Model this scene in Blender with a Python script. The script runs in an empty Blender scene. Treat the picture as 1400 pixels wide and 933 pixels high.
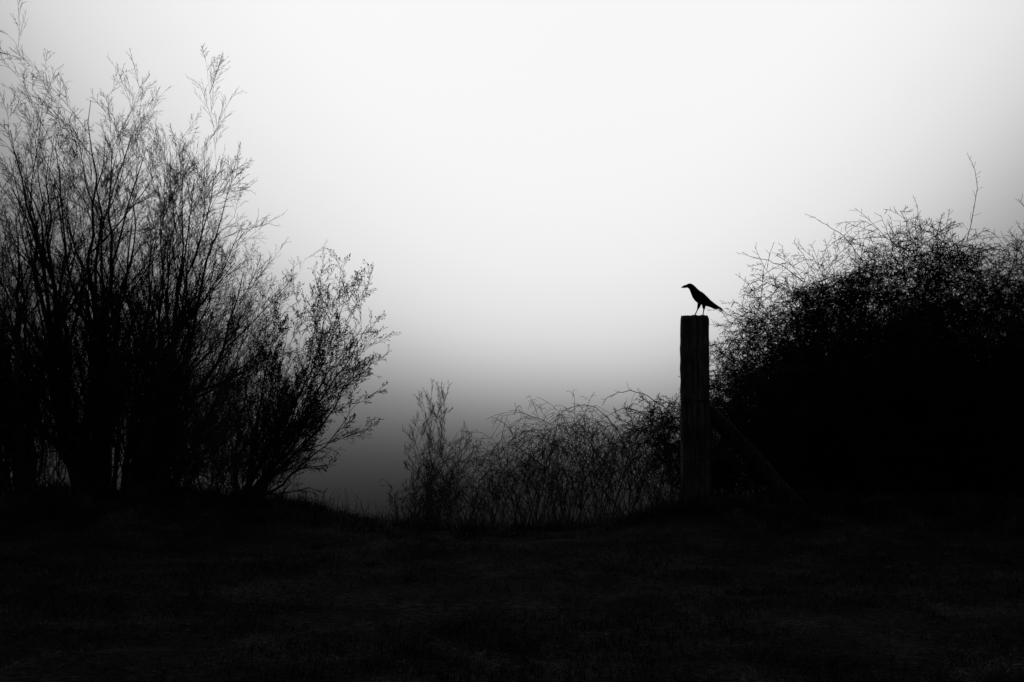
import bpy, math, numpy as np
from mathutils import Vector
rng = np.random.default_rng(7)
scene = bpy.context.scene
scene.view_settings.view_transform = 'Standard'
scene.view_settings.look = 'None'
scene.view_settings.exposure = 0

# ------------------------------------------------------------------ helpers
def link(o, parent=None):
    scene.collection.objects.link(o)
    if parent: o.parent = parent
    return o

def mesh_np(name, V, F, mat, parent=None, smooth=False, tri=None):
    """V (n,3); F (m,4) quads; tri (k,3)"""
    me = bpy.data.meshes.new(name)
    F = np.zeros((0, 4), int) if F is None else F
    tri = np.zeros((0, 3), int) if tri is None else tri
    nl = F.size + tri.size
    me.vertices.add(len(V)); me.vertices.foreach_set('co', np.ascontiguousarray(V, dtype=np.float32).ravel())
    me.loops.add(nl); me.loops.foreach_set('vertex_index', np.concatenate([F.ravel(), tri.ravel()]).astype(np.int32))
    me.polygons.add(len(F) + len(tri))
    ls = np.concatenate([np.arange(len(F)) * 4, F.size + np.arange(len(tri)) * 3]).astype(np.int32)
    me.polygons.foreach_set('loop_start', ls)
    me.polygons.foreach_set('use_smooth', np.full(len(F) + len(tri), smooth))
    me.update(calc_edges=True)
    me.materials.append(mat)
    return link(bpy.data.objects.new(name, me), parent)

def nrm(a): return a / np.maximum(np.linalg.norm(a, axis=-1, keepdims=True), 1e-9)

def tubes(P, R, k):
    """P (M,n,3), R (M,n) -> verts, quads"""
    M, n, _ = P.shape
    T = np.gradient(P, axis=1); T = nrm(T)
    ref = nrm(np.cross(T[:, 0], nrm(rng.normal(size=(M, 3)))))[:, None, :]
    U = nrm(ref - (ref * T).sum(-1, keepdims=True) * T)
    W = np.cross(T, U)
    a = np.arange(k) * 2 * np.pi / k
    V = P[:, :, None] + R[:, :, None, None] * (np.cos(a)[:, None] * U[:, :, None] + np.sin(a)[:, None] * W[:, :, None])
    V = V.reshape(-1, 3)
    m, i, j = np.meshgrid(np.arange(M), np.arange(n - 1), np.arange(k), indexing='ij')
    b = (m * n + i) * k; j2 = (j + 1) % k
    F = np.stack([b + j, b + j2, b + k + j2, b + k + j], -1).reshape(-1, 4)
    return V, F

class Acc:
    def __init__(s): s.V = []; s.F = []; s.T = []; s.n = 0
    def add(s, V, F=None, T=None):
        s.V.append(V)
        if F is not None: s.F.append(F + s.n)
        if T is not None: s.T.append(T + s.n)
        s.n += len(V)
    def make(s, name, mat, parent=None, smooth=False):
        return mesh_np(name, np.concatenate(s.V), np.concatenate(s.F) if s.F else None, mat, parent, smooth,
                       np.concatenate(s.T) if s.T else None)

def sstep(a, b, x):
    t = np.clip((x - a) / (b - a), 0, 1); return t * t * (3 - 2 * t)

# value noise on a lattice, for irregular ground
_lat = rng.random((256, 256))
def vnoise(x, y):
    xi = np.floor(x).astype(int); yi = np.floor(y).astype(int); fx = x - xi; fy = y - yi
    fx = fx * fx * (3 - 2 * fx); fy = fy * fy * (3 - 2 * fy)
    g = lambda a, b: _lat[a % 256, b % 256]
    return (g(xi, yi) * (1 - fx) + g(xi + 1, yi) * fx) * (1 - fy) + (g(xi, yi + 1) * (1 - fx) + g(xi + 1, yi + 1) * fx) * fy
def fbm(x, y, o=4):
    s = 0; a = .5
    for k in range(o):
        s = s + a * (vnoise(x * 2 ** k + 17 * k, y * 2 ** k + 31 * k) - .5); a *= .5
    return s

# ------------------------------------------------------------------ terrain height
def H(x, y):
    x = np.asarray(x, float); y = np.asarray(y, float)
    near = np.exp(-np.maximum(np.hypot(x, y) - 40, 0) / 30)
    z = (.13 * fbm(x / 2.6 + 40, y / 2.6 + 40, 3) + .09 * fbm(x / .55 + 90, y / .55 + 90, 3)) * near
    z = z + .11 * sstep(-.6, -3.2, x) * sstep(10.5, 14.5, y)
    yc = 13.2 + 1.7 * sstep(-.6, -3.4, x) + 1.8 * sstep(.6, 2.4, x)
    d = np.log1p(np.exp(np.clip((y - yc) * 1.4, -30, 30))) / 1.4
    d = np.where((y - yc) * 1.4 > 30, y - yc, d) * .26
    return z - 16 * (1 - np.exp(-d / 16))

# ------------------------------------------------------------------ materials
def newmat(name, diffuse=False):
    m = bpy.data.materials.new(name); m.use_nodes = True
    nt = m.node_tree; b = nt.nodes['Principled BSDF']
    if diffuse:
        nt.nodes.remove(b); b = nt.nodes.new('ShaderNodeBsdfDiffuse')
        nt.links.new(b.outputs[0], nt.nodes['Material Output'].inputs[0])
        return m, nt, b
    b.inputs['Roughness'].default_value = .85
    b.inputs['Specular IOR Level'].default_value = .15
    return m, nt, b

def ramp(nt, fac, stops):
    r = nt.nodes.new('ShaderNodeValToRGB')
    e = r.color_ramp.elements
    while len(e) < len(stops): e.new(.5)
    for el, (p, v) in zip(e, stops): el.position = p; el.color = (v, v, v, 1)
    nt.links.new(fac, r.inputs[0]); return r.outputs[0]

def noise(nt, scale, detail=5, vec=None, rough=.6):
    n = nt.nodes.new('ShaderNodeTexNoise'); n.inputs['Scale'].default_value = scale
    n.inputs['Detail'].default_value = detail; n.inputs['Roughness'].default_value = rough
    if vec: nt.links.new(vec, n.inputs['Vector'])
    return n.outputs['Fac']

def objvec(nt, scale=(1, 1, 1)):
    t = nt.nodes.new('ShaderNodeTexCoord'); m = nt.nodes.new('ShaderNodeMapping')
    m.inputs['Scale'].default_value = scale
    nt.links.new(t.outputs['Object'], m.inputs[0]); return m.outputs[0]

def bump(nt, b, h, s, d=.01):
    n = nt.nodes.new('ShaderNodeBump'); n.inputs['Strength'].default_value = s; n.inputs['Distance'].default_value = d
    nt.links.new(h, n.inputs['Height']); nt.links.new(n.outputs[0], b.inputs['Normal'])

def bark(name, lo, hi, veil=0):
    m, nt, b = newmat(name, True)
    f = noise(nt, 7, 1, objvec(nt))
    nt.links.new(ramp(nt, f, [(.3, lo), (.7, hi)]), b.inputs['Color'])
    if veil:   # mist haze put into the material: bark is made partly transparent
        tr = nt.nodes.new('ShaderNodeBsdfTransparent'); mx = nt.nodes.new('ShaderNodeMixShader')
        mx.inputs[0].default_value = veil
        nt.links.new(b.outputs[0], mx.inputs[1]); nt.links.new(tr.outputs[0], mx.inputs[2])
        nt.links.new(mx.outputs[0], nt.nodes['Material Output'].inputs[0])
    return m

M_bark = bark('bark', .08, .18)
M_haw = bark('hawthorn_bark', .06, .13)
M_mist0 = bark('bark_painted_haze_light', .08, .18, .30)
M_mist1 = bark('bark_painted_haze', .08, .18, .50)
M_mist2 = bark('bark_painted_haze_deep', .08, .18, .66)

def mth(nt, op, a, bb=None, clamp=False):
    n = nt.nodes.new('ShaderNodeMath'); n.operation = op; n.use_clamp = clamp
    for i, q in enumerate((a, bb)):
        if q is None: continue
        if isinstance(q, (int, float)): n.inputs[i].default_value = q
        else: nt.links.new(q, n.inputs[i])
    return n.outputs[0]

def turf(name, misty):
    m, nt, b = newmat(name, True)
    v = objvec(nt)
    n1 = noise(nt, 1.1, 6, v, .7); n2 = noise(nt, 22, 4, v, .7)
    nt.links.new(ramp(nt, mth(nt, 'MULTIPLY', n1, n2), [(.12, .013), (.28, .038), (.42, .085)]), b.inputs['Color'])
    bump(nt, b, n2, 1, .05)
    if misty:   # valley mist put into the material: turf turns transparent with distance
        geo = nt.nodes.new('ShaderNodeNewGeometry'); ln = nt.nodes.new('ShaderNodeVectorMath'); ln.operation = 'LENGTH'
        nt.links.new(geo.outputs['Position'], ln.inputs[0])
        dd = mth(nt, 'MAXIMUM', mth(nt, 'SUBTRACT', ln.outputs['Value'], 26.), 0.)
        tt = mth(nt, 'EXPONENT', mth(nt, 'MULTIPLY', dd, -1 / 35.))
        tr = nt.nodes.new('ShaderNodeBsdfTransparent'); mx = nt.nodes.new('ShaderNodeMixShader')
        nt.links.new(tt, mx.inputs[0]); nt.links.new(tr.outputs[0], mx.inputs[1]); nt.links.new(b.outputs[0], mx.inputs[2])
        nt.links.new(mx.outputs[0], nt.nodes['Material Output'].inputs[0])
    return m
mG = turf('ground_turf', False); mG2 = turf('ground_painted_haze', True)

mGr, nt, b = newmat('dry_grass', True)
nt.links.new(ramp(nt, noise(nt, 2.2, 5, objvec(nt), .7), [(.38, .016), (.53, .07), (.68, .34)]), b.inputs['Color'])

def wood(name, c):
    m, nt, b = newmat(name)
    g = noise(nt, 4, 8, objvec(nt, (14, 14, .9)), .65); g2 = noise(nt, 2.2, 4, objvec(nt), .6)
    mm = mth(nt, 'MULTIPLY', g, mth(nt, 'ADD', g2, .5))
    nt.links.new(ramp(nt, mm, [(.3, c[0]), (.5, c[1]), (.68, c[2])]), b.inputs['Base Color'])
    bump(nt, b, g, .9, .012)
    return m
mPost = wood('weathered_wood', (.04, .22, .50)); mBrace = wood('dark_wood', (.03, .085, .19))  # brace has a darker wood tone than the post

mCrow, nt, b = newmat('crow_feathers')
b.inputs['Roughness'].default_value = .42; b.inputs['Specular IOR Level'].default_value = .4
nt.links.new(ramp(nt, noise(nt, 60, 3, objvec(nt, (1, 1, 2))), [(.3, .008), (.7, .02)]), b.inputs['Base Color'])
mBeak, nt, b = newmat('crow_beak')
b.inputs['Base Color'].default_value = (.015, .015, .015, 1); b.inputs['Roughness'].default_value = .35
mWire, nt, b = newmat('rusty_wire')
nt.links.new(ramp(nt, noise(nt, 80, 3), [(.3, .04), (.7, .12)]), b.inputs['Base Color'])

# ------------------------------------------------------------------ ground sheet
def axis(lo, hi, step, far):
    c = np.arange(lo, hi + 1e-6, step); g = []
    s = step
    x = hi
    while x < far: s *= 1.25; x += s; g.append(x)
    g2 = []; s = step; x = lo
    while x > -far: s *= 1.25; x -= s; g2.append(x)
    return np.array(g2[::-1] + list(c) + g)
xs = axis(-11, 11, .08, 3000); ys = axis(4.5, 26, .08, 3000)
X, Y = np.meshgrid(xs, ys); Z = H(X, Y)
nx, ny = len(xs), len(ys)
i, j = np.meshgrid(np.arange(ny - 1), np.arange(nx - 1), indexing='ij')
q = i * nx + j
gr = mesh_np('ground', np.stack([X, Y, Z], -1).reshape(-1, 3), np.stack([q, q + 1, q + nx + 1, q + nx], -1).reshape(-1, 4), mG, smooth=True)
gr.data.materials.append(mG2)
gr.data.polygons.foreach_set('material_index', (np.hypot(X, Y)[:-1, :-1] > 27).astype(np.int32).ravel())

# ------------------------------------------------------------------ grass
def blades(acc, x, y, h, w, lean, zoff=-.01):
    n = len(x)
    z = H(x, y) + zoff
    th = rng.uniform(0, 2 * np.pi, n); fd = rng.uniform(0, 2 * np.pi, n)
    ld = np.stack([np.cos(th), np.sin(th), np.zeros(n)], -1); wd = np.stack([np.cos(fd), np.sin(fd), np.zeros(n)], -1) * w[:, None] / 2
    b0 = np.stack([x, y, z], -1); up = np.array([0, 0, 1.])
    p1 = b0 + up * (h * .45)[:, None] + ld * (h * lean * .22)[:, None]
    p2 = b0 + up * (h * .82)[:, None] * (1 - .25 * lean)[:, None] + ld * (h * lean * .6)[:, None]
    p3 = b0 + up * (h * (1 - .55 * lean))[:, None] + ld * (h * lean * 1.05)[:, None]
    V = np.stack([b0 - wd, b0 + wd, p1 - wd * .85, p1 + wd * .85, p2 - wd * .55, p2 + wd * .55, p3], 1).reshape(-1, 3)
    o = np.arange(n)[:, None] * 7
    F = np.concatenate([o + np.array([0, 1, 3, 2]), o + np.array([2, 3, 5, 4])])
    acc.add(V, F, o + np.array([4, 5, 6]))
acc = Acc()
N = 120000
y = 5.8 + (17 - 5.8) * rng.random(N) ** 1.1; x = rng.uniform(-1, 1, N) * (y * .40 + .6)
clump = np.clip(.5 + 1.9 * fbm(x / .9 + 12, y / .9 + 55, 3), 0, 1)
keep = rng.random(N) < .25 + .75 * clump; x, y, clump = x[keep], y[keep], clump[keep]
blades(acc, x, y, rng.uniform(.015, .06, len(x)) * (.5 + 1.1 * clump) * (1 + .7 * sstep(12, 15, y)), rng.uniform(.003, .006, len(x)), rng.uniform(.3, 1.5, len(x)))
# tussocks
C = 620
ty = rng.uniform(6.2, 17, C); ty[:400] = rng.uniform(12.0, 16, 400)
tx = rng.uniform(-1, 1, C) * (ty * .38 + .5)
ex = [(1.45, 13.1), (1.9, 13.5), (2.3, 13.3), (1.2, 13.4), (3.2, 13.0), (3.9, 13.4), (4.4, 12.9), (-4.9, 13.4), (-4.3, 13.3), (-3.9, 13.9), (-3.1, 13.8),
      (-2.5, 13.6), (2.9, 13.9), (4.6, 14.2), (-4.6, 14.6), (-3.5, 14.2), (2.35, 6.75), (2.2, 6.6), (1.7, 13.9), (2.05, 14.0)]
tx = np.concatenate([tx, [e[0] for e in ex]]); ty = np.concatenate([ty, [e[1] for e in ex]])
for k in range(len(tx)):
    n = int(rng.integers(25, 70)) if k < C else 150
    s = rng.uniform(.04, .14); hh = rng.uniform(.09, .2) * (1.3 if ty[k] > 12 else .5)
    if k >= C: hh = rng.uniform(.2, .3) * (.5 if ty[k] < 9 else 1); s = .13
    blades(acc, tx[k] + rng.normal(0, s, n), ty[k] + rng.normal(0, s, n), rng.uniform(.4, 1.15, n) * hh, rng.uniform(.003, .006, n), rng.uniform(.3, 1.5, n))
# tall dead stalks on the brow of the slope
n = 420
x = rng.uniform(-2.6, 5.2, n); y = rng.uniform(12.8, 15.5, n)
blades(acc, x, y, rng.uniform(.15, .45, n), rng.uniform(.003, .006, n), rng.uniform(.05, .8, n))
acc.make('grass', mGr)

# ------------------------------------------------------------------ woody plants
def stem_lines(B, T, bow, n, wig):
    M = len(B); t = np.linspace(0, 1, n)[None, :, None]
    C = (B + T)[:, None] / 2 + bow[:, None]
    P = (1 - t) ** 2 * B[:, None] + 2 * t * (1 - t) * C + t * t * T[:, None]
    L = np.linalg.norm(T - B, axis=1)
    w = np.cumsum(rng.normal(size=(M, n, 3)), axis=1); w -= w[:, :1]
    w = w - t * w[:, -1:]
    return P + w * (wig * L / n)[:, None, None], L

def spawn(P, R, L, c, t0, t1, ang, ratio, n, wig, trop, rs=.62, rmin=.0018, shape=.6, flat=1.0):
    M, m, _ = P.shape
    t = (np.arange(c)[None] + rng.random((M, c))) / c; t = t0 + (t1 - t0) * t
    f = t * (m - 1); i0 = np.minimum(f.astype(int), m - 2); fr = (f - i0)[..., None]
    I = np.arange(M)[:, None]
    pos = P[I, i0] * (1 - fr) + P[I, i0 + 1] * fr
    tan = nrm(P[I, i0 + 1] - P[I, i0])
    r = (R[I, i0] * (1 - fr[..., 0]) + R[I, i0 + 1] * fr[..., 0])
    pos = pos.reshape(-1, 3); tan = tan.reshape(-1, 3); K = M * c
    rv = rng.normal(size=(K, 3)); rv[:, 1] *= flat
    perp = nrm(rv - (rv * tan).sum(-1, keepdims=True) * tan)
    a = np.radians(ang * rng.uniform(.55, 1.35, K))[:, None]
    d = nrm(tan * np.cos(a) + perp * np.sin(a))
    ln_ = (L[:, None] * ratio * (1 - shape * t) * rng.uniform(.5, 1.25, (M, c))).reshape(-1)
    pts = [pos]; p = pos; st = (ln_ / (n - 1))[:, None]
    tv = np.array([0, 0, 1.]) * trop / (n - 1)
    for s in range(n - 1):
        d = nrm(d + tv + rng.normal(size=(K, 3)) * wig)
        p = p + d * st; pts.append(p)
    Pn = np.stack(pts, 1)
    r0 = np.maximum(r.reshape(-1) * rs * rng.uniform(.7, 1.05, K), rmin * 1.1)
    tp = np.linspace(1, .3, n)[None]
    Rn = np.maximum(r0[:, None] * tp, rmin)
    return Pn, Rn, ln_

def plant(name, B, T, bow, r0, levels, mat, wig=.35, sides=6, buds=0, extra=None):
    acc = Acc()
    B = np.asarray(B, float); T = np.asarray(T, float); bow = np.asarray(bow, float)
    P, L = stem_lines(B, T, bow, 16, wig)
    R = np.asarray(r0)[:, None] * (1 - np.linspace(0, 1, 16)[None] ** .7 * .96)
    R = np.maximum(R, .0025)
    V, F = tubes(P, R, sides); acc.add(V, F)
    cur = (P, R, L)
    for li, lv in enumerate(levels):
        cur = spawn(*cur, **lv)
        V, F = tubes(cur[0], cur[1], 4 if li == 0 else 3); acc.add(V, F)
    if buds:
        P = cur[0]; k = P.shape[1]
        P = P[rng.random(len(P)) < buds]
        d = nrm(P[:, -1] - P[:, -2]); e = P[:, -1]
        Q = np.stack([e - d * .004, e + d * .004, e + d * .012], 1)
        RR = np.tile(np.array([.002, .0050, .001]), (len(Q), 1))
        V, F = tubes(Q, RR, 4); acc.add(V, F)
    if extra is not None:
        for (pl, rr) in extra:
            P = np.array(pl, float)[None]
            t = np.linspace(0, 1, P.shape[1]); tn = np.linspace(0, 1, 18)
            Q = np.stack([np.interp(tn, t, P[0, :, k]) for k in range(3)], -1)
            for _ in range(3): Q[1:-1] = (Q[:-2] + 2 * Q[1:-1] + Q[2:]) / 4
            Q[1:-1] += rng.normal(0, .006, (16, 3))
            Q = Q[None]; Rr = np.linspace(rr, rr * .35, 18)[None]
            V, F = tubes(Q, Rr, 4); acc.add(V, F)
            cc = spawn(Q, Rr, np.array([np.linalg.norm(P[0, -1] - P[0, 0])]), 12, .1, .95, 45, .12, 4, .25, .2)
            V, F = tubes(cc[0], cc[1], 3); acc.add(V, F)
    return acc.make(name, mat, smooth=True)

def fan(bx, by, unit, tg, spread, depth, r, bowk=.12, reps=1, jit=.12, sc=.93, zb=.1):
    """stems rising from a stool at (bx,by); tg = (dx,dz) in tree units"""
    B, T, W, R = [], [], [], []
    for rep in range(reps):
        for k, (dx, dz) in enumerate(tg):
            f = 1 if rep == 0 else rng.uniform(.5, .97)
            x0 = bx + rng.uniform(-1, 1) * spread; y0 = by + rng.uniform(-1, 1) * spread
            jj = jit * (1 if rep == 0 else 2.2)
            t = np.array([bx + (dx * f * sc + rng.normal(0, jj)) * unit, by + rng.uniform(-1, 1) * depth, zb + dz * f * sc * unit])
            b0 = np.array([x0, y0, float(H(x0, y0)) - .08])
            d = t - b0
            W.append([d[0] * bowk, d[1] * bowk, -abs(d[0]) * bowk * .6 + rng.normal(0, .05)])
            B.append(b0); T.append(t); R.append(r * rng.uniform(.5, 1.15) * (1 if rep == 0 else .45))
    return B, T, W, R

# trunk -> limbs -> branches -> whips -> twigs
def WL(c1=8, c2=8, c3=8, c4=3, r1=.40, rm=.0013, tr=.27):
    return [dict(c=c1, t0=.14, t1=.97, ang=31, ratio=r1, n=10, wig=.045, trop=tr, rs=.72, shape=.35, rmin=rm),
            dict(c=c2, t0=.12, t1=.99, ang=34, ratio=.44, n=8, wig=.05, trop=.15, rs=.62, shape=.30, rmin=rm * 1.3),
            dict(c=c3, t0=.08, t1=1.0, ang=32, ratio=.50, n=6, wig=.05, trop=.03, rs=.55, shape=.30, rmin=rm),
            dict(c=c4, t0=.15, t1=.9, ang=34, ratio=.38, n=3, wig=.05, trop=.02, rs=.75, shape=.1, rmin=rm)]

u = .823
a = fan(-4.69, 16, u, [(-1.0, 5.5), (-.5, 5.15), (0.05, 5.7), (.35, 5.0), (-.7, 4.5), (-.2, 4.8), (.6, 4.1), (-1.2, 4.6), (.2, 3.8), (.6, 4.6), (-.1, 5.4)], .2, 1.0, .075, reps=2, sc=.88)
plant('bare_willow_tree', *a, WL(), M_bark, wig=.16)
a = fan(-4.22, 15.8, u, [(.55, 4.5), (1.0, 4.75), (1.35, 4.5), (1.6, 3.7), (.2, 4.1), (1.65, 3.1), (.85, 3.9), (.5, 4.0), (1.55, 2.4), (.8, 4.5), (1.3, 4.9)], .2, .9, .058, reps=2, sc=.88)
plant('bare_willow_tree', *a, WL(), M_bark, wig=.16)
a = fan(-5.3, 15, .77, [(-.7, 4.6), (-.25, 4.5), (.2, 4.0), (-1.1, 4.2), (-.3, 3.8), (.3, 3.2), (-.7, 3.5), (-.1, 4.3)], .35, .9, .06, reps=3, jit=.12, sc=.86)
plant('bare_willow_tree', *a, WL(8, 8, 7), M_bark, wig=.16)
a = fan(-4.36, 17.0, .88, [(1.1, 2.9), (1.65, 2.7), (1.95, 2.4), (.85, 2.7), (1.35, 2.1), (.45, 2.9), (1.7, 1.4), (.2, 2.2), (-.3, 2.4), (1.85, 2.8), (1.3, 3.2)], .35, .8, .032, reps=3, sc=.88)
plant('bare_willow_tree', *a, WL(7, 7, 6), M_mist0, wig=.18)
a = fan(-2.85, 15, .77, [(.55, 2.7), (.9, 2.6), (1.45, 3.05), (1.75, 2.8), (2.0, 2.5), (2.0, 2.0), (1.85, 1.4), (1.25, 2.5), (1.0, 2.0), (.35, 2.2), (1.2, 1.3), (1.6, 2.2), (1.6, 2.7), (1.2, 2.75)], .1, .6, .024, .10, reps=2, jit=.07, sc=.87)
plant('bare_sallow_shrub', *a, WL(8, 7, 6, r1=.34, tr=.2), M_bark, wig=.14, buds=.5)
# undergrowth shrubs under the left trees
B, T, W, R = [], [], [], []
for k in range(170):
    x0 = rng.uniform(-7, -2.7); y0 = rng.uniform(14.6, 17.4); h = rng.uniform(.5, 2.3) * (1 if x0 < -4 else .65)
    B.append([x0, y0, float(H(x0, y0)) - .05]); T.append([x0 + rng.normal(0, .35), y0 + rng.normal(0, .3), h]); W.append([0, 0, 0]); R.append(rng.uniform(.006, .014))
LV = [dict(c=12, t0=.14, t1=.99, ang=30, ratio=.4, n=7, wig=.08, trop=.3, rs=.5, shape=.5),
      dict(c=7, t0=.12, t1=1.0, ang=34, ratio=.45, n=5, wig=.1, trop=.2, rs=.6, shape=.4),
      dict(c=3, t0=.10, t1=1.0, ang=36, ratio=.48, n=3, wig=.12, trop=.1, rs=.7, shape=.3)]
plant('undergrowth_scrub', B, T, W, R, LV, M_bark)
# saplings down the slope
SL = lambda r: [dict(c=16, t0=.28, t1=.99, ang=26, ratio=r, n=8, wig=.04, trop=.45, rmin=.004), dict(c=8, t0=.1, t1=1, ang=32, ratio=.5, n=5, wig=.06, trop=.25, rmin=.003), dict(c=5, t0=.1, t1=1, ang=34, ratio=.5, n=4, wig=.08, trop=.15, rmin=.0026)]
a = fan(-1.33, 24, 1.235, [(-.3, 1.8), (-.14, 2.2), (.1, 2.35), (.28, 2.15), (.0, 2.1), (-.34, 1.5), (.38, 1.7), (.2, 2.3), (-.05, 2.3)], .1, .5, .03, .08, reps=2, jit=.03, zb=-1.9)
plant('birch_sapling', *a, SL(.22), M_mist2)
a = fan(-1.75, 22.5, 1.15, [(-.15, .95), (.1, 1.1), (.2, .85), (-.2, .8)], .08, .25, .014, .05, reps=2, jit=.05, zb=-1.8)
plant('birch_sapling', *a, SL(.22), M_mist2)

# bramble thicket: arching canes
def canes(name, cx, cy, wx, wy, n, hgt, reach, mat, lv, env):
    B, T, W, R = [], [], [], []
    for k in range(n):
        x0 = cx + rng.uniform(-1, 1) * wx; y0 = cy + rng.uniform(-1, 1) * wy
        dx = rng.choice([-1, 1]) * rng.uniform(.35, 1) * reach; dy = rng.uniform(-.5, .5) * reach
        g0 = float(H(x0, y0)); f = rng.uniform(.3, 1.06); top = env(x0 + dx * .5) * hgt * f
        t = [x0 + dx, y0 + dy, g0 + max(.1, top - g0) * rng.uniform(.1, .9)]
        B.append([x0, y0, g0 - .05]); T.append(t)
        mid = (g0 + t[2]) / 2
        W.append([rng.uniform(-.35, .25) * dx, rng.uniform(-.2, .2), max(.05, (top - mid) * 1.55)]); R.append(rng.uniform(.004, .009))
    return plant(name, B, T, W, R, lv, mat, wig=.4, sides=5)
BL = [dict(c=6, t0=.15, t1=.98, ang=60, ratio=.5, n=13, wig=.07, trop=-1.5, rs=.7, shape=.3, rmin=.0025), dict(c=4, t0=.1, t1=1, ang=50, ratio=.45, n=9, wig=.09, trop=-1.2, rs=.75, rmin=.0022),
      dict(c=3, t0=.2, t1=1, ang=60, ratio=.22, n=3, wig=.1, trop=0, rs=.8, rmin=.002)]
envb = lambda x: np.interp(x, [-.9, -.5, -.1, .35, .75, 1.1, 1.5, 1.9], [.1, .45, .72, .90, .96, .86, .80, .86])
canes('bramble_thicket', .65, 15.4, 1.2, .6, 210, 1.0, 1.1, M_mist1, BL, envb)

# hawthorn: several trunks with an envelope of targets
def hawthorn(name, trunks, outline, n, d0, dd_, mat, lv, extra, seedr=.02):
    B, T, W, R = [], [], [], []
    ox = [p[0] for p in outline]; oz = [p[1] for p in outline]
    for k in range(n):
        tx_ = rng.uniform(ox[0] + .1, ox[-1]); zt = np.interp(tx_, ox, oz)
        f = 1 - rng.random() ** 1.5 * .85
        z = .15 + (zt - .15) * f * .96
        ty_ = d0 + rng.uniform(-1, 1) * dd_ * (1 - .3 * f)
        q = np.array([abs(tx_ - t[0]) + rng.uniform(0, 1.2) for t in trunks]); tr_ = trunks[int(np.argmin(q))]
        x0 = tr_[0] + rng.normal(0, .15); y0 = tr_[1] + rng.normal(0, .15)
        b0 = [x0, y0, float(H(x0, y0)) - .1]; t = [tx_, ty_, z]
        B.append(b0); T.append(t); W.append([-(tx_ - x0) * .16, -(ty_ - y0) * .12, .26 * abs(tx_ - x0) + .2 * (1 - f)]); R.append(rng.uniform(.6, 1.3) * seedr)
    return plant(name, B, T, W, R, lv, mat, wig=.6, extra=extra)
HL = [dict(c=15, t0=.2, t1=.99, ang=62, ratio=.26, n=9, wig=.09, trop=-.55, rs=.6, shape=.15, rmin=.003),
      dict(c=10, t0=.08, t1=.98, ang=52, ratio=.46, n=6, wig=.10, trop=-.3, rs=.62, shape=.25, rmin=.0026),
      dict(c=6, t0=.06, t1=1.0, ang=62, ratio=.30, n=3, wig=.06, trop=0, rs=.7, shape=.1, rmin=.0023)]
out1 = [(2.4, .8), (2.55, 1.4), (2.8, 1.8), (3.1, 2.35), (3.7, 2.5), (4.4, 2.75), (4.9, 2.88), (5.5, 3.1), (5.75, 2.88), (6.3, 2.6), (7.4, 2.55)]
ext = [([(5.5, 17.2, 2.8), (5.62, 17.2, 3.3), (5.62, 17.2, 3.65), (5.5, 17.2, 3.88)], .006),
       ([(3.5, 17, 2.3), (3.2, 17, 2.52), (2.9, 17, 2.6), (2.68, 17, 2.66)], .005),
       ([(4.2, 17, 2.55), (3.95, 17, 2.88), (3.7, 17, 3.03), (3.5, 17, 3.12)], .005),
       ([(4.9, 17, 2.8), (4.85, 17, 3.15), (4.8, 17, 3.35)], .004)]
hawthorn('hawthorn_bush', [(3.6, 17.4), (4.2, 17.6), (4.9, 17.7), (5.6, 17.5), (6.4, 17.6)], out1, 330, 17.3, 1.1, M_haw, HL, ext, .016)
# lower, nearer part of the hedge reaching towards the post
out2 = [(1.2, .75), (1.6, .85), (2.0, .95), (2.6, 1.2), (3.2, 1.7), (4.2, 1.9), (5.2, 1.9), (6.2, 1.9)]
ext2 = [([(2.0, 15.5, .55), (1.6, 15.4, .95), (1.3, 15.4, 1.08), (1.05, 15.4, 1.02), (.98, 15.4, .9)], .006),
        ([(1.7, 15.5, .4), (1.5, 15.4, .78), (1.2, 15.4, .9), (.9, 15.4, .7)], .005),
        ([(1.3, 15.5, .3), (1.1, 15.4, .75), (.8, 15.4, .95), (.45, 15.4, .8), (.3, 15.4, .55)], .005)]
hawthorn('hawthorn_bush', [(2.3, 16.0), (3.0, 16.1), (3.8, 16.3), (4.6, 16.3), (5.5, 16.3)], out2, 120, 16.0, .7, M_haw, HL, ext2, .011)

# ------------------------------------------------------------------ fence post
PX, PY, PT = 1.83, 14.2, 1.848
fp = link(bpy.data.objects.new('fence_post', None)); fp.location = (PX, PY, 0)
hw, hd = .137, .115
per = []
nper = 26
for s in range(4):
    for k in range(nper):
        t = -1 + 2 * k / nper
        c = [(t, -1), (1, t), (-t, 1), (-1, -t)][s]
        per.append(c)
per = np.array(per); r8 = (np.abs(per[:, 0]) ** 9 + np.abs(per[:, 1]) ** 9) ** (-1 / 9.); per = per * r8[:, None]
K = len(per); lev = 90
zz = np.linspace(-.35, PT, lev)
groove = rng.normal(0, .0022, K); groove = (groove + np.roll(groove, 1) * .5)
crk = {6: .014, 14: .02, 15: .012, 21: .010, 34: .015, 47: .014, 60: .02, 75: .016, 92: .018, 100: .01}
V = []
for li, z in enumerate(zz):
    hgt = z / PT
    sx = 1 + .02 * math.sin(z * 3.1) + .012 * math.sin(z * 9 + 1); wear = max(0, (z - PT + .05) / .05)
    cx = .006 * math.sin(z * 2.3 + 1)
    for k in range(K):
        off = groove[k] * (1 + .6 * math.sin(z * 6 + k)) - crk.get(k, 0) * (.35 + .65 * max(0, math.sin(z * 2.2 + k * 1.7)) + .5 * max(0, hgt - .8) * 4)
        off -= .010 * wear ** 2
        off += .0025 * math.sin(z * 31 + k * .9)
        dx, dy = per[k]
        V.append(((hw * sx + off) * dx + cx, (hd * sx + off) * dy, z + (0 if li < lev - 1 else .006 * math.sin(k * .55) + rng.normal(0, .002))))
V = np.array(V)
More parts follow.
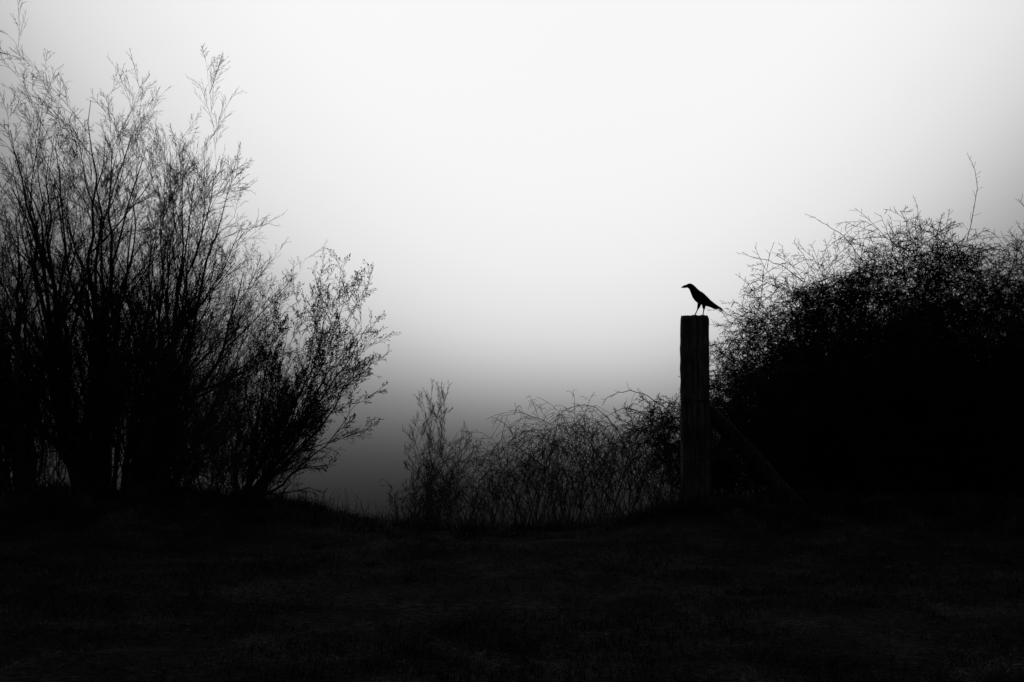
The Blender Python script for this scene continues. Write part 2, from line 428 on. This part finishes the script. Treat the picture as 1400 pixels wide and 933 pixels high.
i, j = np.meshgrid(np.arange(lev - 1), np.arange(K), indexing='ij')
F = np.stack([i * K + j, i * K + (j + 1) % K, (i + 1) * K + (j + 1) % K, (i + 1) * K + j], -1).reshape(-1, 4)
top = V[-K:]; cen = top.mean(0); Vs = [V]; Fs = [F]; base = len(V); prev = base - K
for s in (.9, .7, .45, .2):
    ring = cen + (top - cen) * s; ring[:, 2] = PT + .004 + rng.normal(0, .0022, K) * .8
    Vs.append(ring); jj = np.arange(K)
    Fs.append(np.stack([prev + jj, prev + (jj + 1) % K, base + (jj + 1) % K, base + jj], -1)); prev = base; base += K
Vs.append(np.array([[cen[0], cen[1], PT + .003]])); jj = np.arange(K)
tri = np.stack([prev + jj, prev + (jj + 1) % K, np.full(K, base)], -1)
mesh_np('post', np.concatenate(Vs), np.concatenate(Fs), mPost, fp, True, tri)
# diagonal brace (round timber)
p0 = np.array([.10, .02, .93]); p1 = np.array([1.06, -.35, -.12])
n = 40; t = np.linspace(0, 1, n)[:, None]
P = p0 + (p1 - p0) * t + np.stack([.008 * np.sin(t[:, 0] * 7), 0 * t[:, 0], .02 * np.sin(t[:, 0] * 3.1) + .005 * np.sin(t[:, 0] * 15)], -1)
R = .066 + .010 * np.sin(t[:, 0] * 5) + .014 * t[:, 0]
V, F = tubes(P[None], R[None], 20)
c = np.repeat(P, 20, 0); pat = np.tile(rng.normal(0, .05, 20), n); V = c + (V - c) * (1 + pat + rng.normal(0, .012, len(V)))[:, None]
capv = np.array([P[0], P[-1]]); jj = np.arange(20); e = (n - 1) * 20
tri = np.concatenate([np.stack([(jj + 1) % 20, jj, np.full(20, len(V))], -1), np.stack([e + jj, e + (jj + 1) % 20, np.full(20, len(V) + 1)], -1)])
mesh_np('brace', np.concatenate([V, capv]), F, mBrace, fp, True, tri)
# wire wrapped round the post
acc = Acc()
for zc, tilt in ((1.0, .01), (1.015, -.012), (.42, .01)):
    a = np.linspace(0, 2 * np.pi, 60); cs = np.cos(a); sn = np.sin(a); r8 = (np.abs(cs) ** 9 + np.abs(sn) ** 9) ** (-1 / 9.)
    P = np.stack([cs * r8 * (hw + .007), sn * r8 * (hd + .007), zc + tilt * cs], -1)
    V, F = tubes(P[None], np.full((1, 60), .0028), 6); acc.add(V, F)
acc.make('wire', mWire, fp, True)

# ------------------------------------------------------------------ crow
S = .0073
crow = link(bpy.data.objects.new('crow', None)); crow.location = (PX, PY - .01, PT + .004)
def catmull(a, m):
    a = np.asarray(a, float); p = np.vstack([2 * a[0] - a[1], a, 2 * a[-1] - a[-2]]); o = []
    for k in range(1, len(p) - 2):
        for t in np.linspace(0, 1, m, endpoint=False):
            o.append(.5 * (2 * p[k] + (p[k + 1] - p[k - 1]) * t + (2 * p[k - 1] - 5 * p[k] + 4 * p[k + 1] - p[k + 2]) * t * t + (3 * p[k] - p[k - 1] - 3 * p[k + 1] + p[k + 2]) * t ** 3))
    o.append(a[-1]); return np.array(o)
def loft(name, st, mat, m=5, k=20, yo=0, rough=0):
    """st rows: x, z, half height, half width, y offset"""
    s = catmull(st, m) * S; n = len(s)
    c = np.stack([s[:, 0], s[:, 4], s[:, 1]], -1); T = nrm(np.gradient(c, axis=0))
    side = np.tile(np.array([0, 1., 0]), (n, 1)); U = nrm(np.cross(side, T)); U = np.where(U[:, 2:3] < 0, -U, U)
    a = np.arange(k) * 2 * np.pi / k
    V = c[:, None] + np.cos(a)[None, :, None] * U[:, None] * s[:, 2][:, None, None] + np.sin(a)[None, :, None] * side[:, None] * s[:, 3][:, None, None]
    if rough: V = V + rng.normal(0, rough * S, V.shape)
    V = np.concatenate([V.reshape(-1, 3), c[:1], c[-1:]])
    i, j = np.meshgrid(np.arange(n - 1), np.arange(k), indexing='ij')
    F = np.stack([i * k + j, i * k + (j + 1) % k, (i + 1) * k + (j + 1) % k, (i + 1) * k + j], -1).reshape(-1, 4)
    jj = np.arange(k); e = (n - 1) * k
    tri = np.concatenate([np.stack([(jj + 1) % k, jj, np.full(k, n * k)], -1), np.stack([e + jj, e + (jj + 1) % k, np.full(k, n * k + 1)], -1)])
    return mesh_np(name, V, F, mat, crow, True, tri)
loft('body', [(-12.6, 40.4, 1.5, 1.4, 0), (-11.4, 40.7, 2.4, 2.1, 0), (-9.4, 40.8, 3.3, 2.9, 0), (-6.8, 40.1, 4.0, 3.4, 0), (-4.0, 37.4, 4.6, 3.9, 0), (-1.2, 33.2, 5.7, 4.9, 0),
              (2.4, 28.2, 7.1, 6.1, 0), (7, 23.6, 7.3, 6.5, 0), (12.5, 19.6, 6.0, 5.8, 0), (18, 16.6, 4.3, 4.6, 0), (23.5, 14.3, 2.6, 3.4, 0), (29, 12.4, 1.3, 2.6, 0), (33, 11.2, .6, 2.2, 0)], mCrow, 5, 22, 0, .07)
loft('upper_beak', [(-11.8, 41.0, 1.5, 1.3, 0), (-14, 40.7, 1.35, 1.0, 0), (-16.5, 40.0, 1.0, .7, 0), (-18.6, 38.9, .55, .35, 0), (-19.6, 37.8, .12, .1, 0)], mBeak, 4, 12)
loft('lower_beak', [(-11.8, 39.3, 1.0, 1.1, 0), (-14, 38.9, .8, .8, 0), (-16.5, 38.4, .55, .5, 0), (-18.6, 37.9, .15, .15, 0)], mBeak, 4, 12)
for sg, nm in ((-1, 'wing_left'), (1, 'wing_right')):
    loft(nm, [(-2.5, 32.5, 1.5, .7, sg * 4.2), (1, 30.5, 4.6, 1.1, sg * 5.4), (6, 27, 5.6, 1.2, sg * 6.2), (12, 22.3, 5.0, 1.1, sg * 6.0), (18, 18.2, 3.8, .9, sg * 5.0), (25, 14.6, 2.3, .7, sg * 3.7), (31, 12.0, 1.2, .5, sg * 2.6), (35, 10.2, .35, .3, sg * 1.8)], mCrow, 5, 14, 0, .06)
    loft('eye', [(-9.6, 41.4, .05, .05, sg * 2.6), (-9.3, 41.4, .5, .35, sg * 2.75), (-8.8, 41.4, .5, .35, sg * 2.75), (-8.5, 41.4, .05, .05, sg * 2.7)], mBeak, 3, 10)
    for q in range(5):
        zo = -1.0 * q; lx = -1.6 * q
        loft('primary_feather', [(14, 18.6 + zo * .9, 1.0, .25, sg * (5.9 - .1 * q)), (22, 14.8 + zo * .6, 1.1, .22, sg * (4.9 - .1 * q)), (30 + lx * .6, 12 + zo * .45, .9, .2, sg * (3.2)), (36.5 + lx, 9.9 + zo * .25, .15, .1, sg * 2.0)], mCrow, 3, 8)
for q in range(7):
    f = (q - 3) / 3.
    loft('tail_feather', [(20, 14.6, .5, 1.2, f * 1.2), (27, 12.4 - abs(f) * .4, .45, 1.5, f * 2.0), (34, 10.3 - abs(f) * 1.1, .4, 1.5, f * 2.9), (38.6 - abs(f) * 1.6, 8.9 - abs(f) * 2.0 - (q % 2) * .6, .2, .7, f * 3.4)], mCrow, 3, 8)
for q in range(26):
    x0 = rng.uniform(-5, 14); side = rng.choice([-1, 1])
    zc = np.interp(x0, [-6, 0, 6, 12, 16], [36, 26, 19.5, 15.5, 13.5])
    loft('contour_feather', [(x0, zc, .5, .5, side * rng.uniform(0, 2.6)), (x0 + 1.6, zc - 1.5, .45, .5, side * 1.2), (x0 + 3.2, zc - 2.3, .1, .1, side * 1.2)], mCrow, 2, 6)
for nm, hip, ank, foot, sg in (('leg_left', (5.5, 17), (2.6, 8.6), (-1.0, .9), -1), ('leg_right', (12, 15.5), (11.9, 8.2), (10.6, .9), 1)):
    yy = sg * 3.0
    acc = Acc()
    P = np.array([(hip[0], yy, hip[1] + 1), ((hip[0] * .55 + ank[0] * .45), yy, hip[1] * .5 + ank[1] * .5), (ank[0] + .2, yy, ank[1] + .6), (ank[0], yy, ank[1]), ((ank[0] + foot[0]) / 2, yy, (ank[1] + foot[1]) / 2), (foot[0], yy, foot[1])]) * S
    V, F = tubes(P[None], np.array([[3.0, 2.2, 1.1, .8, .7, .8]]) * S, 10); acc.add(V, F)
    for ax, ay, l in ((-1, 0, 5.2), (-.85, .5, 4.6), (-.85, -.5, 4.6), (1, .1, 3.6)):
        T = np.array([(0, 0, 0), (ax * l * .35, ay * l * .35, -.05), (ax * l * .75, ay * l * .75, -.25), (ax * l, ay * l, -.6)]) + np.array([foot[0], yy, foot[1] - .1])
        V, F = tubes(T[None] * S, np.array([[.7, .6, .5, .12]]) * S, 8); acc.add(V, F)
    acc.make(nm, mBeak, crow, True)

# ------------------------------------------------------------------ world: misty sky glowing round the hidden sun
SE = math.radians(14)
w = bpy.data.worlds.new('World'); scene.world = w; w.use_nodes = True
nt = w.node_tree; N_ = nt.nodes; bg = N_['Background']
tc = N_.new('ShaderNodeTexCoord'); sp = N_.new('ShaderNodeSeparateXYZ'); nt.links.new(tc.outputs['Generated'], sp.inputs[0])
m_ = lambda op, a, b=None, c=False: mth(nt, op, a, b, c)
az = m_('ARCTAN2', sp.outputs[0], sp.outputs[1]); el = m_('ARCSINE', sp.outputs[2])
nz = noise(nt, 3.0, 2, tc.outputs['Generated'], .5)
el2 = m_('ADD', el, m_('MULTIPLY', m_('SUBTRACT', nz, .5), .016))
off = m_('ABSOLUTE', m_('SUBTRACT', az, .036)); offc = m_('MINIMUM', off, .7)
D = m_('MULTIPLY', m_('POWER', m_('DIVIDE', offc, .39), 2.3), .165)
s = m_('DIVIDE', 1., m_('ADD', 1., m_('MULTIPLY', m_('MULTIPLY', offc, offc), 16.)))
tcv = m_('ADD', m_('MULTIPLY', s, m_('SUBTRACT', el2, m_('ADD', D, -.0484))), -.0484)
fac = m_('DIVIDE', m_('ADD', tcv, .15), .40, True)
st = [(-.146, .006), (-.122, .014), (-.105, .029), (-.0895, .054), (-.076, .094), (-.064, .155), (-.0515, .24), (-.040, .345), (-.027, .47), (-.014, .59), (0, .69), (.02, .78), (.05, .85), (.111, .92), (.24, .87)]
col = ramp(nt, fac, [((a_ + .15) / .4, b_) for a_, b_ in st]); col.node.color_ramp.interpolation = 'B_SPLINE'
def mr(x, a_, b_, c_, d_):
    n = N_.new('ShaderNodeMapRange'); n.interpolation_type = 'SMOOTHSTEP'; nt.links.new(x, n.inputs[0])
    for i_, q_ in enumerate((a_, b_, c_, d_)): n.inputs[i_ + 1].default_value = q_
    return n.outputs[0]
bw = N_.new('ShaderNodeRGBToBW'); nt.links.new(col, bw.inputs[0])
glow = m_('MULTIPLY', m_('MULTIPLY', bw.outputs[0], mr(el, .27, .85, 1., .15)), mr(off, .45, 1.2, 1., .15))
sky = N_.new('ShaderNodeTexSky'); sky.sky_type = 'NISHITA'; sky.sun_disc = False
sky.sun_elevation = SE; sky.sun_rotation = 0; sky.dust_density = 6
cb = N_.new('ShaderNodeCombineXYZ'); nt.links.new(sp.outputs[0], cb.inputs[0]); nt.links.new(sp.outputs[1], cb.inputs[1])
nt.links.new(m_('MAXIMUM', sp.outputs[2], .12), cb.inputs[2]); nt.links.new(cb.outputs[0], sky.inputs[0])
sb = N_.new('ShaderNodeRGBToBW'); nt.links.new(sky.outputs[0], sb.inputs[0])
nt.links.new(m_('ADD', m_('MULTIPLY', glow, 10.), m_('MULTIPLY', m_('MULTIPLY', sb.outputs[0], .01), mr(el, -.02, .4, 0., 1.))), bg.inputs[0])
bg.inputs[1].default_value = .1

sun = bpy.data.lights.new('sun', 'SUN'); sun.energy = .5; sun.angle = math.radians(14); sun.color = (1, 1, 1)
so = link(bpy.data.objects.new('sun', sun)); so.rotation_euler = (-(math.pi / 2 - SE), 0, 0)

cam = bpy.data.cameras.new('camera'); cam.lens = 50; cam.sensor_width = 36; cam.clip_end = 8000; cam.clip_start = .05
co = link(bpy.data.objects.new('camera', cam)); co.location = (0, 0, 1.6); co.rotation_euler = (math.pi / 2, 0, 0)
scene.camera = co
print('faces', sum(len(o.data.polygons) for o in scene.objects if o.type == 'MESH'))
